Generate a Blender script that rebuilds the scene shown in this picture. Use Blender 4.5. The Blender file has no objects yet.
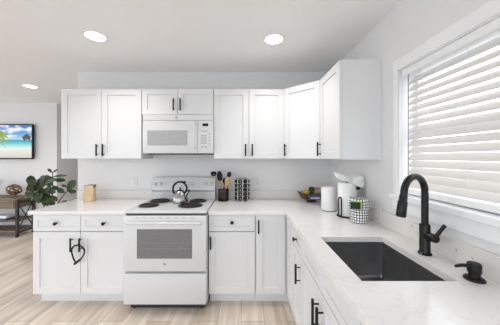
import bpy, bmesh, math, random
from mathutils import Vector, Matrix
random.seed(7)
PI = math.pi
C = bpy.context.scene.collection
sc = bpy.context.scene

# ------------------------------------------------------------------ camera, world, lights, exposure
EYE = 1.44
cam_d = bpy.data.cameras.new('camera'); cam = bpy.data.objects.new('camera', cam_d); C.objects.link(cam)
cam.location = (0, 0, EYE); cam.rotation_euler = (PI/2, 0, 0)
cam_d.sensor_width = 36; cam_d.lens = 225/500*36
cam_d.shift_x = 5.5/500; cam_d.shift_y = -5.5/500
cam_d.clip_start = 0.02
sc.camera = cam

w = bpy.data.worlds.new('world'); sc.world = w; w.use_nodes = True
bg = w.node_tree.nodes['Background']
bg.inputs[0].default_value = (0.925, 0.968, 1.018, 1); # overcast sky: brighter overhead than towards the ground, and brightest on the window side
wt = w.node_tree; tcw = wt.nodes.new('ShaderNodeTexCoord'); spw = wt.nodes.new('ShaderNodeSeparateXYZ'); wt.links.new(tcw.outputs['Generated'], spw.inputs[0])
def ramp_node(sock, a, b, lo, hi):
    n = wt.nodes.new('ShaderNodeMapRange'); n.interpolation_type = 'SMOOTHSTEP'
    n.inputs[1].default_value = a; n.inputs[2].default_value = b; n.inputs[3].default_value = lo; n.inputs[4].default_value = hi
    wt.links.new(sock, n.inputs[0]); return n
rz_ = ramp_node(spw.outputs['Z'], -0.35, 0.35, 0.55, 1.22); rx_ = ramp_node(spw.outputs['X'], 0.25, 0.75, 1.0, 1.9); rl_ = ramp_node(spw.outputs['X'], -0.85, -0.25, 1.28, 1.0)
mw_ = wt.nodes.new('ShaderNodeMath'); mw_.operation = 'MULTIPLY'
wt.links.new(rz_.outputs[0], mw_.inputs[0]); wt.links.new(rx_.outputs[0], mw_.inputs[1]); ml_ = wt.nodes.new('ShaderNodeMath'); ml_.operation = 'MULTIPLY'
wt.links.new(mw_.outputs[0], ml_.inputs[0]); wt.links.new(rl_.outputs[0], ml_.inputs[1]); wt.links.new(ml_.outputs[0], bg.inputs[1])

def downlight_lamp(x, y, power):
    d = bpy.data.lights.new('downlight_lamp', 'AREA'); d.shape = 'DISK'; d.size = 0.16; d.energy = power
    d.color = (1.0, 0.985, 0.965); d.spread = math.radians(125)
    o = bpy.data.objects.new('downlight_lamp', d); C.objects.link(o); o.location = (x, y, 2.470)
LIGHTS = [(-1.29, 1.95), (0.262, 2.0), (-3.17, 3.33)]
for (x, y), p in zip(LIGHTS, (2.3, 2.2, 3.0)): downlight_lamp(x, y, p)

vs = sc.view_settings
vs.view_transform = 'Standard'; vs.look = 'None'; vs.gamma = 1; vs.use_curve_mapping = False
vs.exposure = 0.93
sc.cycles.max_bounces = 10; sc.cycles.diffuse_bounces = 6

# ------------------------------------------------------------------ materials
def nodes_of(name):
    m = bpy.data.materials.new(name); m.use_nodes = True
    nt = m.node_tree; b = nt.nodes['Principled BSDF']
    return m, nt, b
def N(nt, t, **kw):
    n = nt.nodes.new(t)
    for k, v in kw.items(): setattr(n, k, v)
    return n
def mat(name, col, rough=0.5, metal=0.0, var=0.03, scale=6.0, coat=0.0, bump=0.0, bscale=60.0):
    m, nt, b = nodes_of(name)
    tc = N(nt, 'ShaderNodeTexCoord'); no = N(nt, 'ShaderNodeTexNoise')
    no.inputs['Scale'].default_value = scale; no.inputs['Detail'].default_value = 3
    nt.links.new(tc.outputs['Object'], no.inputs['Vector'])
    r = N(nt, 'ShaderNodeValToRGB')
    r.color_ramp.elements[0].position = 0.3; r.color_ramp.elements[1].position = 0.7
    r.color_ramp.elements[0].color = tuple(c*(1-var) for c in col) + (1,)
    r.color_ramp.elements[1].color = tuple(min(1, c*(1+var)) for c in col) + (1,)
    nt.links.new(no.outputs['Fac'], r.inputs['Fac']); nt.links.new(r.outputs['Color'], b.inputs['Base Color'])
    b.inputs['Roughness'].default_value = rough; b.inputs['Metallic'].default_value = metal
    if coat: b.inputs['Coat Weight'].default_value = coat; b.inputs['Coat Roughness'].default_value = 0.08
    if bump:
        n2 = N(nt, 'ShaderNodeTexNoise'); n2.inputs['Scale'].default_value = bscale
        nt.links.new(tc.outputs['Object'], n2.inputs['Vector'])
        bp = N(nt, 'ShaderNodeBump'); bp.inputs['Strength'].default_value = bump; bp.inputs['Distance'].default_value = 0.004
        nt.links.new(n2.outputs['Fac'], bp.inputs['Height']); nt.links.new(bp.outputs['Normal'], b.inputs['Normal'])
    return m
def emit(name, col, s, base=0.8):
    m, nt, b = nodes_of(name)
    b.inputs['Base Color'].default_value = (base, base, base, 1)
    b.inputs['Emission Color'].default_value = col + (1,); b.inputs['Emission Strength'].default_value = s
    return m

M = {}
M_SPEC = ('black', 'plastic_black', 'faucet')
M['wall'] = mat('wall_paint', (0.75, 0.75, 0.75), 0.85, var=0.01, bump=0.06, bscale=120)
M['ceiling'] = mat('ceiling_paint', (0.87, 0.87, 0.87), 0.9, var=0.015, scale=3, bump=0.12, bscale=90)
M['cabinet'] = mat('white_cabinet_paint', (0.725, 0.73, 0.735), 0.38, var=0.008)
M['trim'] = mat('white_trim_paint', (0.84, 0.845, 0.85), 0.4, var=0.01)
M['enamel'] = mat('white_enamel', (0.645, 0.65, 0.655), 0.16, var=0.006, coat=0.3)
M['black'] = mat('matte_black_metal', (0.007, 0.007, 0.0075), 0.42, var=0.15)
M['plastic_black'] = mat('black_plastic', (0.008, 0.008, 0.0085), 0.5, var=0.15)
M['faucet'] = mat('satin_black_faucet', (0.008, 0.008, 0.0085), 0.24, var=0.1)
M['iron'] = mat('black_iron', (0.018, 0.017, 0.017), 0.5, var=0.2)
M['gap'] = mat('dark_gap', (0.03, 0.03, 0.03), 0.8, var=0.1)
M['steel'] = mat('brushed_steel', (0.36, 0.355, 0.35), 0.2, 1.0, var=0.05, scale=20)
M['chrome'] = mat('chrome', (0.72, 0.72, 0.73), 0.12, 1.0, var=0.03)
M['oven_glass'] = mat('oven_window_glass', (0.16, 0.16, 0.165), 0.12, var=0.1, scale=40, coat=0.4)
M['rackline'] = mat('dim_rack_wire', (0.24, 0.24, 0.24), 0.3)
M['micro_glass'] = mat('microwave_window_screen', (0.36, 0.36, 0.365), 0.25, var=0.05, scale=60, coat=0.2)
M['grey_plastic'] = mat('grey_plastic', (0.35, 0.35, 0.355), 0.45)
M['light_grey'] = mat('light_grey_print', (0.36, 0.36, 0.365), 0.5)
M['sink'] = mat('gunmetal_sink', (0.27, 0.27, 0.275), 0.3, 0.85, var=0.12, scale=9)
M['coil'] = mat('coil_element', (0.022, 0.021, 0.021), 0.55, var=0.25, scale=30)
M['pan'] = mat('drip_pan', (0.10, 0.10, 0.10), 0.3, 0.8, var=0.1)
M['plate'] = mat('white_plate_plastic', (0.76, 0.76, 0.76), 0.4)
M['grey_plate'] = mat('grey_metal_plate', (0.50, 0.50, 0.50), 0.35, 0.3)
M['paper'] = mat('white_paper', (0.86, 0.86, 0.855), 0.9, var=0.02, bump=0.2, bscale=200)
M['speaker_white'] = mat('white_fabric_shell', (0.80, 0.80, 0.805), 0.6, var=0.015, bump=0.1, bscale=400)
M['leaf'] = mat('fig_leaf', (0.028, 0.054, 0.013), 0.45, var=0.45, scale=9)
M['leaf_grey'] = mat('grey_green_blade', (0.20, 0.24, 0.19), 0.5, var=0.2)
M['stem'] = mat('plant_stem', (0.07, 0.045, 0.028), 0.7, var=0.3, scale=20)
M['soil'] = mat('soil', (0.03, 0.022, 0.016), 0.95, var=0.3, scale=40)
M['ceramic'] = mat('pale_ceramic_pot', (0.55, 0.56, 0.57), 0.4)
M['bronze'] = mat('bronze', (0.20, 0.115, 0.06), 0.32, 0.85, var=0.25, scale=14)
M['bamboo'] = mat('utensil_wood', (0.60, 0.36, 0.14), 0.5, var=0.15, scale=20)
M['palewood'] = mat('pale_utensil_wood', (0.45, 0.29, 0.15), 0.55, var=0.2, scale=20)
M['spice_a'] = mat('brown_spice', (0.13, 0.06, 0.03), 0.5, var=0.4, scale=40)
M['basket'] = mat('dark_woven_bowl', (0.085, 0.05, 0.03), 0.55, var=0.45, scale=45, bump=0.5, bscale=90)
M['lemon'] = mat('lemon_skin', (0.60, 0.43, 0.05), 0.45, var=0.1, bump=0.2, bscale=120)
M['avocado'] = mat('avocado_skin', (0.020, 0.020, 0.016), 0.5, var=0.3, bump=0.4, bscale=100)
M['potato'] = mat('potato_skin', (0.36, 0.27, 0.17), 0.7, var=0.25, scale=18, bump=0.3)
M['packet'] = mat('packet_blue', (0.06, 0.10, 0.22), 0.35, var=0.5, scale=60)
M['lime'] = mat('lime_scrubber', (0.45, 0.62, 0.05), 0.7, var=0.1, scale=60)
M['darkgreen'] = mat('dark_green_pad', (0.008, 0.03, 0.024), 0.8, var=0.2, scale=80)
M['book_white'] = mat('white_book_cover', (0.75, 0.75, 0.76), 0.5)
M['book_blue'] = mat('blue_book_cover', (0.05, 0.12, 0.30), 0.5)
M['slat'] = mat('cream_blind_slat', (0.74, 0.718, 0.69), 0.45, var=0.01)
M['slat'].node_tree.nodes['Principled BSDF'].inputs['Transmission Weight'].default_value = 0.0
M['cord'] = mat('blind_cord', (0.80, 0.79, 0.77), 0.8)
M['lamp'] = emit('downlight_diffuser', (1.0, 0.985, 0.96), 6.0)

for k_ in M_SPEC: M[k_].node_tree.nodes['Principled BSDF'].inputs['Specular IOR Level'].default_value = 0.28
# translucent slats
m = M['slat']; nt = m.node_tree; b = nt.nodes['Principled BSDF']; out = nt.nodes['Material Output']
tr = N(nt, 'ShaderNodeBsdfTranslucent'); tr.inputs[0].default_value = (0.95, 0.92, 0.88, 1)
mx = N(nt, 'ShaderNodeMixShader'); mx.inputs[0].default_value = 0.15
nt.links.new(b.outputs[0], mx.inputs[1]); nt.links.new(tr.outputs[0], mx.inputs[2]); nt.links.new(mx.outputs[0], out.inputs[0])

def quartz(name, base=(0.80, 0.785, 0.775), speck=(0.60, 0.56, 0.53), amount=0.55):
    m, nt, b = nodes_of(name)
    tc = N(nt, 'ShaderNodeTexCoord')
    n1 = N(nt, 'ShaderNodeTexNoise'); n1.inputs['Scale'].default_value = 2.2; n1.inputs['Detail'].default_value = 6; n1.inputs['Distortion'].default_value = 1.2
    nt.links.new(tc.outputs['Object'], n1.inputs['Vector'])
    r1 = N(nt, 'ShaderNodeValToRGB'); e = r1.color_ramp.elements     # thin veins where the noise crosses 0.5
    e[0].position = 0.485; e[0].color = (0, 0, 0, 1); e[1].position = 0.515; e[1].color = (0, 0, 0, 1)
    mid = e.new(0.5); mid.color = (1, 1, 1, 1)
    nt.links.new(n1.outputs['Fac'], r1.inputs['Fac'])
    n3 = N(nt, 'ShaderNodeTexNoise'); n3.inputs['Scale'].default_value = 5; nt.links.new(tc.outputs['Object'], n3.inputs['Vector'])
    mm = N(nt, 'ShaderNodeMath', operation='MULTIPLY'); nt.links.new(r1.outputs['Color'], mm.inputs[0]); nt.links.new(n3.outputs['Fac'], mm.inputs[1])
    n2 = N(nt, 'ShaderNodeTexNoise'); n2.inputs['Scale'].default_value = 38; n2.inputs['Detail'].default_value = 2
    nt.links.new(tc.outputs['Object'], n2.inputs['Vector'])
    r2 = N(nt, 'ShaderNodeValToRGB'); e = r2.color_ramp.elements
    e[0].position = 0.66; e[0].color = (0, 0, 0, 1); e[1].position = 0.74; e[1].color = (amount,)*3 + (1,)
    nt.links.new(n2.outputs['Fac'], r2.inputs['Fac'])
    mA = N(nt, 'ShaderNodeMix', data_type='RGBA'); mA.inputs[6].default_value = base + (1,); mA.inputs[7].default_value = (0.70, 0.675, 0.655, 1)
    nt.links.new(mm.outputs[0], mA.inputs[0])
    mB = N(nt, 'ShaderNodeMix', data_type='RGBA'); mB.inputs[7].default_value = speck + (1,)
    nt.links.new(mA.outputs[2], mB.inputs[6]); nt.links.new(r2.outputs['Color'], mB.inputs[0])
    nt.links.new(mB.outputs[2], b.inputs['Base Color'])
    b.inputs['Roughness'].default_value = 0.16
    return m
M['quartz'] = quartz('white_quartz')
M['splash'] = quartz('shaded_speckled_quartz', (0.74, 0.705, 0.672), (0.34, 0.30, 0.28), 0.85)  # countertop quartz with shade mixed into a darker, warmer base; specks belong to the stone

def planks():
    m, nt, b = nodes_of('wood_plank_floor')
    tc = N(nt, 'ShaderNodeTexCoord')
    mp = N(nt, 'ShaderNodeMapping'); mp.inputs['Rotation'].default_value = (0, 0, PI/2); mp.inputs['Location'].default_value = (0.3, 0.03, 0)
    nt.links.new(tc.outputs['Object'], mp.inputs['Vector'])
    br = N(nt, 'ShaderNodeTexBrick'); br.offset = 0.37; br.inputs['Scale'].default_value = 1
    br.inputs['Brick Width'].default_value = 1.22; br.inputs['Row Height'].default_value = 0.205
    br.inputs['Mortar Size'].default_value = 0.0022; br.inputs['Mortar Smooth'].default_value = 0.1; br.inputs['Bias'].default_value = 0.0
    br.inputs['Color1'].default_value = (0.82, 0.72, 0.63, 1); br.inputs['Color2'].default_value = (0.64, 0.545, 0.465, 1)
    br.inputs['Mortar'].default_value = (0.36, 0.295, 0.25, 1)
    nt.links.new(mp.outputs[0], br.inputs['Vector'])
    mp2 = N(nt, 'ShaderNodeMapping'); mp2.inputs['Scale'].default_value = (7, 0.55, 1)
    nt.links.new(tc.outputs['Object'], mp2.inputs['Vector'])
    n = N(nt, 'ShaderNodeTexNoise'); n.inputs['Scale'].default_value = 2.0; n.inputs['Detail'].default_value = 5; n.inputs['Distortion'].default_value = 0.6
    nt.links.new(mp2.outputs[0], n.inputs['Vector'])
    r = N(nt, 'ShaderNodeValToRGB'); e = r.color_ramp.elements
    e[0].position = 0.32; e[0].color = (0.74, 0.715, 0.69, 1); e[1].position = 0.68; e[1].color = (1.12, 1.12, 1.12, 1)
    nt.links.new(n.outputs['Fac'], r.inputs['Fac'])
    mx = N(nt, 'ShaderNodeMix', data_type='RGBA', blend_type='MULTIPLY'); mx.inputs[0].default_value = 1
    nt.links.new(br.outputs['Color'], mx.inputs[6]); nt.links.new(r.outputs['Color'], mx.inputs[7])
    nt.links.new(mx.outputs[2], b.inputs['Base Color'])
    b.inputs['Roughness'].default_value = 0.32
    return m
M['floor'] = planks()

def woodgrain(name, c1, c2, sx, sy, sz, rough=0.55):
    m, nt, b = nodes_of(name)
    tc = N(nt, 'ShaderNodeTexCoord'); mp = N(nt, 'ShaderNodeMapping'); mp.inputs['Scale'].default_value = (sx, sy, sz)
    nt.links.new(tc.outputs['Object'], mp.inputs['Vector'])
    n = N(nt, 'ShaderNodeTexNoise'); n.inputs['Scale'].default_value = 3; n.inputs['Detail'].default_value = 5; n.inputs['Distortion'].default_value = 0.8
    nt.links.new(mp.outputs[0], n.inputs['Vector'])
    r = N(nt, 'ShaderNodeValToRGB'); e = r.color_ramp.elements
    e[0].position = 0.3; e[0].color = c1 + (1,); e[1].position = 0.7; e[1].color = c2 + (1,)
    nt.links.new(n.outputs['Fac'], r.inputs['Fac']); nt.links.new(r.outputs['Color'], b.inputs['Base Color'])
    b.inputs['Roughness'].default_value = rough
    return m
M['rustic'] = woodgrain('rustic_grey_brown_wood', (0.085, 0.06, 0.04), (0.26, 0.185, 0.12), 2, 12, 12)
M['block'] = woodgrain('pale_wood_block', (0.56, 0.38, 0.22), (0.72, 0.54, 0.35), 8, 8, 1.5)
M['block_edge'] = woodgrain('weathered_wood_edge', (0.20, 0.14, 0.10), (0.38, 0.28, 0.20), 8, 8, 4)

def plaid():
    m, nt, b = nodes_of('black_white_plaid_cloth')
    tc = N(nt, 'ShaderNodeTexCoord'); sp = N(nt, 'ShaderNodeSeparateXYZ'); nt.links.new(tc.outputs['Object'], sp.inputs[0])
    at = N(nt, 'ShaderNodeMath', operation='ARCTAN2'); nt.links.new(sp.outputs['Y'], at.inputs[0]); nt.links.new(sp.outputs['X'], at.inputs[1])
    def stripes(src, k):
        a = N(nt, 'ShaderNodeMath', operation='MULTIPLY'); a.inputs[1].default_value = k; nt.links.new(src, a.inputs[0])
        f = N(nt, 'ShaderNodeMath', operation='FRACT'); nt.links.new(a.outputs[0], f.inputs[0])
        l = N(nt, 'ShaderNodeMath', operation='LESS_THAN'); l.inputs[1].default_value = 0.27; nt.links.new(f.outputs[0], l.inputs[0])
        return l
    s1 = stripes(at.outputs[0], 22/(2*PI)); s2 = stripes(sp.outputs['Z'], 48)
    mxm = N(nt, 'ShaderNodeMath', operation='MAXIMUM'); nt.links.new(s1.outputs[0], mxm.inputs[0]); nt.links.new(s2.outputs[0], mxm.inputs[1])
    mx = N(nt, 'ShaderNodeMix', data_type='RGBA'); mx.inputs[6].default_value = (0.84, 0.84, 0.84, 1); mx.inputs[7].default_value = (0.05, 0.05, 0.055, 1)
    nt.links.new(mxm.outputs[0], mx.inputs[0]); nt.links.new(mx.outputs[2], b.inputs['Base Color'])
    b.inputs['Roughness'].default_value = 0.9
    return m
M['plaid'] = plaid()

def pane():
    m, nt, b = nodes_of('window_glass'); out = nt.nodes['Material Output']
    t = N(nt, 'ShaderNodeBsdfTransparent'); g = N(nt, 'ShaderNodeBsdfGlossy'); g.inputs['Roughness'].default_value = 0.02
    lw = N(nt, 'ShaderNodeLayerWeight'); lw.inputs[0].default_value = 0.5
    f = N(nt, 'ShaderNodeMath', operation='POWER'); f.inputs[1].default_value = 5; nt.links.new(lw.outputs['Facing'], f.inputs[0])
    mx = N(nt, 'ShaderNodeMixShader'); nt.links.new(f.outputs[0], mx.inputs[0]); nt.links.new(t.outputs[0], mx.inputs[1]); nt.links.new(g.outputs[0], mx.inputs[2])
    nt.links.new(mx.outputs[0], out.inputs[0]); nt.nodes.remove(b)
    return m
M['glass'] = pane()

def beach():
    m, nt, b = nodes_of('tv_beach_picture')
    tc = N(nt, 'ShaderNodeTexCoord'); sp = N(nt, 'ShaderNodeSeparateXYZ'); nt.links.new(tc.outputs['Object'], sp.inputs[0])
    mr = N(nt, 'ShaderNodeMapRange'); mr.inputs[1].default_value = -0.31; mr.inputs[2].default_value = 0.31; nt.links.new(sp.outputs['Z'], mr.inputs[0])
    r = N(nt, 'ShaderNodeValToRGB'); cr = r.color_ramp
    st = [(0.0, (0.62, 0.58, 0.50)), (0.28, (0.80, 0.80, 0.74)), (0.36, (0.45, 0.74, 0.72)), (0.46, (0.05, 0.50, 0.55)), (0.55, (0.01, 0.30, 0.42)), (0.565, (0.35, 0.62, 0.80)), (0.75, (0.10, 0.33, 0.66)), (1.0, (0.03, 0.17, 0.48))]
    cr.elements[0].position, cr.elements[0].color = st[0][0], st[0][1] + (1,)
    cr.elements[1].position, cr.elements[1].color = st[-1][0], st[-1][1] + (1,)
    for p, c in st[1:-1]: e = cr.elements.new(p); e.color = c + (1,)
    nt.links.new(mr.outputs[0], r.inputs[0])
    mp = N(nt, 'ShaderNodeMapping'); mp.inputs['Scale'].default_value = (2.6, 1, 7); nt.links.new(tc.outputs['Object'], mp.inputs[0])
    n = N(nt, 'ShaderNodeTexNoise'); n.inputs['Scale'].default_value = 1.6; n.inputs['Detail'].default_value = 5; nt.links.new(mp.outputs[0], n.inputs[0])
    cr2 = N(nt, 'ShaderNodeValToRGB'); cr2.color_ramp.elements[0].position = 0.46; cr2.color_ramp.elements[1].position = 0.60; nt.links.new(n.outputs[0], cr2.inputs[0])
    gt = N(nt, 'ShaderNodeMath', operation='GREATER_THAN'); gt.inputs[1].default_value = 0.57; nt.links.new(mr.outputs[0], gt.inputs[0])
    mu = N(nt, 'ShaderNodeMath', operation='MULTIPLY'); nt.links.new(gt.outputs[0], mu.inputs[0]); nt.links.new(cr2.outputs[0], mu.inputs[1])
    mx = N(nt, 'ShaderNodeMix', data_type='RGBA'); mx.inputs[7].default_value = (0.85, 0.88, 0.92, 1)
    nt.links.new(mu.outputs[0], mx.inputs[0]); nt.links.new(r.outputs[0], mx.inputs[6])
    b.inputs['Base Color'].default_value = (0.01, 0.01, 0.01, 1); b.inputs['Roughness'].default_value = 0.3
    nt.links.new(mx.outputs[2], b.inputs['Emission Color']); b.inputs['Emission Strength'].default_value = 0.52
    return m
M['beach'] = beach()
M['tv_green'] = emit('tv_palm_green', (0.26, 0.34, 0.05), 0.6, 0.01)
M['tv_brown'] = emit('tv_hut_brown', (0.07, 0.055, 0.05), 0.6, 0.01)

# ------------------------------------------------------------------ mesh helpers
class MB:
    def __init__(s): s.bm = bmesh.new()
    def box(s, x0, x1, y0, y1, z0, z1, bev=0.0, seg=1):
        r = bmesh.ops.create_cube(s.bm, size=1)
        vs_ = r['verts']
        for v in vs_:
            v.co = Vector(((x0+x1)/2 + v.co.x*(x1-x0), (y0+y1)/2 + v.co.y*(y1-y0), (z0+z1)/2 + v.co.z*(z1-z0)))
        if bev:
            ed = list({e for v in vs_ for e in v.link_edges})
            bmesh.ops.bevel(s.bm, geom=ed, offset=bev, segments=seg, profile=0.5, affect='EDGES')
        return s
    def loops(s, rings, cap0=True, cap1=True, closed=False):
        vr = [[s.bm.verts.new(p) for p in ring] for ring in rings]
        n = len(vr[0])
        pairs = list(zip(vr, vr[1:])) + ([(vr[-1], vr[0])] if closed else [])
        for a, b in pairs:
            for i in range(n):
                j = (i+1) % n
                try: s.bm.faces.new((a[i], a[j], b[j], b[i]))
                except ValueError: pass
        if not closed:
            if cap0: s.bm.faces.new(list(reversed(vr[0])))
            if cap1: s.bm.faces.new(vr[-1])
        return s
    def tube(s, pts, r, seg=10, closed=False, cap=True):
        pts = [Vector(p) for p in pts]; n = len(pts)
        rad = r if isinstance(r, (list, tuple)) else [r]*n
        rings = []; up = None
        for i, p in enumerate(pts):
            a = pts[i-1] if (i > 0 or closed) else p
            b = pts[(i+1) % n] if (i < n-1 or closed) else p
            t = (b-a).normalized()
            if up is None:
                up = Vector((0, 0, 1)) if abs(t.z) < 0.9 else Vector((1, 0, 0))
            u = (up - t*up.dot(t)).normalized(); v = t.cross(u); up = u
            rings.append([p + (u*math.cos(2*PI*k/seg) + v*math.sin(2*PI*k/seg))*rad[i] for k in range(seg)])
        return s.loops(rings, cap, cap, closed)
    def lathe(s, prof, c=(0, 0, 0), seg=24, cap0=True, cap1=True, sx=1, sy=1):
        rings = [[Vector((c[0]+max(r, 1e-4)*math.cos(2*PI*k/seg)*sx, c[1]+max(r, 1e-4)*math.sin(2*PI*k/seg)*sy, c[2]+z)) for k in range(seg)] for r, z in prof]
        return s.loops(rings, cap0, cap1)
    def lathe_y(s, prof, c=(0, 0, 0), seg=20):       # profile (r, y)
        rings = [[Vector((c[0]+max(r, 1e-4)*math.cos(2*PI*k/seg), c[1]+y, c[2]+max(r, 1e-4)*math.sin(2*PI*k/seg))) for k in range(seg)] for r, y in prof]
        return s.loops(rings)
    def prism(s, poly, z0, z1):
        return s.loops([[Vector((x, y, z0)) for x, y in poly], [Vector((x, y, z1)) for x, y in poly]])
    def prism_y(s, poly, y0, y1):                    # polygon in x, z
        return s.loops([[Vector((x, y0, z)) for x, z in poly], [Vector((x, y1, z)) for x, z in poly]])
    def ball(s, c, r, sx=1, sy=1, sz=1, seg=16):
        res = bmesh.ops.create_uvsphere(s.bm, u_segments=seg, v_segments=max(6, seg//2), radius=r)
        for v in res['verts']: v.co = Vector((c[0]+v.co.x*sx, c[1]+v.co.y*sy, c[2]+v.co.z*sz))
        return s
    def cells(s, xs, ys, inside, z0, z1):            # one solid slab over a grid of cells, holes allowed
        nx, ny = len(xs)-1, len(ys)-1; V = {}
        def v(i, j, k):
            if (i, j, k) not in V: V[i, j, k] = s.bm.verts.new((xs[i], ys[j], (z0, z1)[k]))
            return V[i, j, k]
        ins = lambda i, j: 0 <= i < nx and 0 <= j < ny and inside((xs[i]+xs[i+1])/2, (ys[j]+ys[j+1])/2)
        for i in range(nx):
            for j in range(ny):
                if not ins(i, j): continue
                s.bm.faces.new((v(i, j, 1), v(i+1, j, 1), v(i+1, j+1, 1), v(i, j+1, 1)))
                s.bm.faces.new((v(i, j+1, 0), v(i+1, j+1, 0), v(i+1, j, 0), v(i, j, 0)))
                for (di, dj, a, b_) in ((0, -1, (i, j), (i+1, j)), (1, 0, (i+1, j), (i+1, j+1)), (0, 1, (i+1, j+1), (i, j+1)), (-1, 0, (i, j+1), (i, j))):
                    if not ins(i+di, j+dj):
                        s.bm.faces.new((v(*a, 0), v(*b_, 0), v(*b_, 1), v(*a, 1)))
        return s
    def shaker(s, x0, x1, z0, z1, yf, t=0.02, fr=0.062, rec=0.012):
        def rect(dx, y): return [Vector((x0+dx, y, z0+dx)), Vector((x1-dx, y, z0+dx)), Vector((x1-dx, y, z1-dx)), Vector((x0+dx, y, z1-dx))]
        return s.loops([rect(0, yf+t), rect(0, yf+0.002), rect(0.002, yf), rect(fr, yf), rect(fr+0.0015, yf+rec)])
    def xform(s, mtx): bmesh.ops.transform(s.bm, matrix=mtx, verts=s.bm.verts); return s
    def build(s, name, m, parent=None, smooth=False, loc=None, rotz=0, label=None):
        bmesh.ops.recalc_face_normals(s.bm, faces=s.bm.faces)
        me = bpy.data.meshes.new(name); s.bm.to_mesh(me); s.bm.free()
        me.materials.append(m)
        if smooth:
            for p in me.polygons: p.use_smooth = True
            try: me.set_sharp_from_angle(angle=math.radians(40))
            except Exception: pass
        o = bpy.data.objects.new(name, me); C.objects.link(o)
        if parent: o.parent = parent
        if loc is not None: o.location = loc
        if rotz: o.rotation_euler = (0, 0, rotz)
        if label: o['label'] = label
        return o

def tag(o, label, cat, group=None):
    o['label'] = label; o['category'] = cat
    if group: o['group'] = group
    return o
def thing(name, label, cat, loc=(0, 0, 0), rotz=0, group=None):
    o = bpy.data.objects.new(name, None); C.objects.link(o); o.empty_display_size = 0.1
    o.location = loc; o.rotation_euler = (0, 0, rotz)
    return tag(o, label, cat, group)
def struct(o): o['kind'] = 'structure'; return o
def copy_tree(o, parent=None):
    c = o.copy(); C.objects.link(c)
    if parent: c.parent = parent
    for ch in list(o.children): copy_tree(ch, c)
    return c
def catmull(P, n=8, closed=False):
    P = [Vector(p) for p in P]; out = []; L = len(P)
    for i in range(L if closed else L-1):
        p0 = P[i-1] if (i > 0 or closed) else P[0]; p1 = P[i]; p2 = P[(i+1) % L]; p3 = P[(i+2) % L] if (closed or i+2 < L) else P[-1]
        for k in range(n):
            t = k/n
            out.append(0.5*((2*p1) + (p2-p0)*t + (2*p0-5*p1+4*p2-p3)*t*t + (3*p1-p0-3*p2+p3)*t**3))
    if not closed: out.append(P[-1])
    return out

# ------------------------------------------------------------------ the room
CEIL = 2.49
XW, YW = 1.05, 2.78         # right wall, back wall
XL = -2.06                  # left end of the kitchen back wall
YF, XH = 4.375, -3.65       # living room wall, its right end
WY0, WY1, WZ0, WZ1 = 0.40, 1.535, 1.185, 2.03   # window opening
struct(MB().box(-7, 1.35, -1.6, 7.2, -0.1, 0).build('floor', M['floor']))
struct(MB().box(-7, 1.35, -1.6, 7.2, CEIL, CEIL+0.1).build('ceiling', M['ceiling']))
struct(MB().box(XL, XW, YW, YW+0.12, 0, CEIL).build('wall_back', M['wall']))
struct(MB().box(-7, XH, YF, YF+0.12, 0, CEIL).build('wall_living', M['wall']))
struct(MB().box(XH-0.12, XH, YF+0.12, 7.0, 0, CEIL).build('wall_hall_left', M['wall']))
struct(MB().box(XL, XL+0.12, YW+0.12, 7.0, 0, CEIL).build('wall_hall_right', M['wall']))
struct(MB().box(XH-0.12, XL+0.12, 7.0, 7.12, 0, CEIL).build('wall_hall_end', M['wall']))
wr = MB()
ys = [-1.6, WY0, WY1, YW+0.12]; zs = [0, WZ0, WZ1, CEIL]
wr.cells(zs, ys, lambda z, y: not (WZ0 < z < WZ1 and WY0 < y < WY1), -(XW+0.16), -XW)
wr.xform(Matrix(((0, 0, -1, 0), (0, 1, 0, 0), (1, 0, 0, 0), (0, 0, 0, 1))))
struct(wr.build('wall_right', M['wall']))
struct(MB().box(-7, XH, YF-0.014, YF, 0, 0.10, 0.004).build('baseboard_living', M['trim']))
struct(MB().box(XH, XH+0.014, YF, 7.0, 0, 0.10, 0.004).build('baseboard_hall', M['trim']))

# window: casing, jamb, sash, glass, sill, apron
win = bpy.data.objects.new('window_1', None); C.objects.link(win); struct(win); win.location = (XW, (WY0+WY1)/2, WZ0)
wo = Vector(win.location)
def wbox(mb, x0, x1, y0, y1, z0, z1, bev=0): return mb.box(x0-wo.x, x1-wo.x, y0-wo.y, y1-wo.y, z0-wo.z, z1-wo.z, bev)
cs = MB()
wbox(cs, XW-0.011, XW, WY1, WY1+0.042, WZ0-0.0, WZ1+0.075, 0.003); wbox(cs, XW-0.011, XW, WY0-0.042, WY0, WZ0, WZ1+0.075, 0.003)
wbox(cs, XW-0.011, XW, WY0, WY1, WZ1, WZ1+0.075, 0.003)
cs.build('window_casing', M['trim'], win)
jb = MB()
wbox(jb, XW, XW+0.15, WY1-0.006, WY1, WZ0, WZ1); wbox(jb, XW, XW+0.15, WY0, WY0+0.006, WZ0, WZ1); wbox(jb, XW, XW+0.15, WY0, WY1, WZ1-0.006, WZ1)
jb.build('window_jamb', M['trim'], win)
sa = MB()
for (a, b_) in ((WY0+0.006, WY0+0.05), (WY1-0.022, WY1-0.006)): wbox(sa, XW+0.115, XW+0.15, a, b_, WZ0, WZ1-0.006, 0.003)
wbox(sa, XW+0.115, XW+0.15, WY0+0.05, WY1-0.022, WZ0, WZ0+0.05, 0.003); wbox(sa, XW+0.115, XW+0.15, WY0+0.05, WY1-0.022, WZ1-0.05, WZ1-0.006, 0.003)
wbox(sa, XW+0.115, XW+0.15, WY0+0.05, WY1-0.022, 1.59, 1.63, 0.003)
sa.build('window_sash', M['trim'], win)
wbox(MB(), XW+0.130, XW+0.136, WY0+0.04, WY1-0.016, WZ0+0.04, WZ1-0.04).build('window_pane', M['glass'], win)
wbox(MB(), XW-0.032, XW+0.15, WY0-0.055, WY1+0.055, WZ0-0.03, WZ0+0.004, 0.003).build('window_sill', M['trim'], win)
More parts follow.
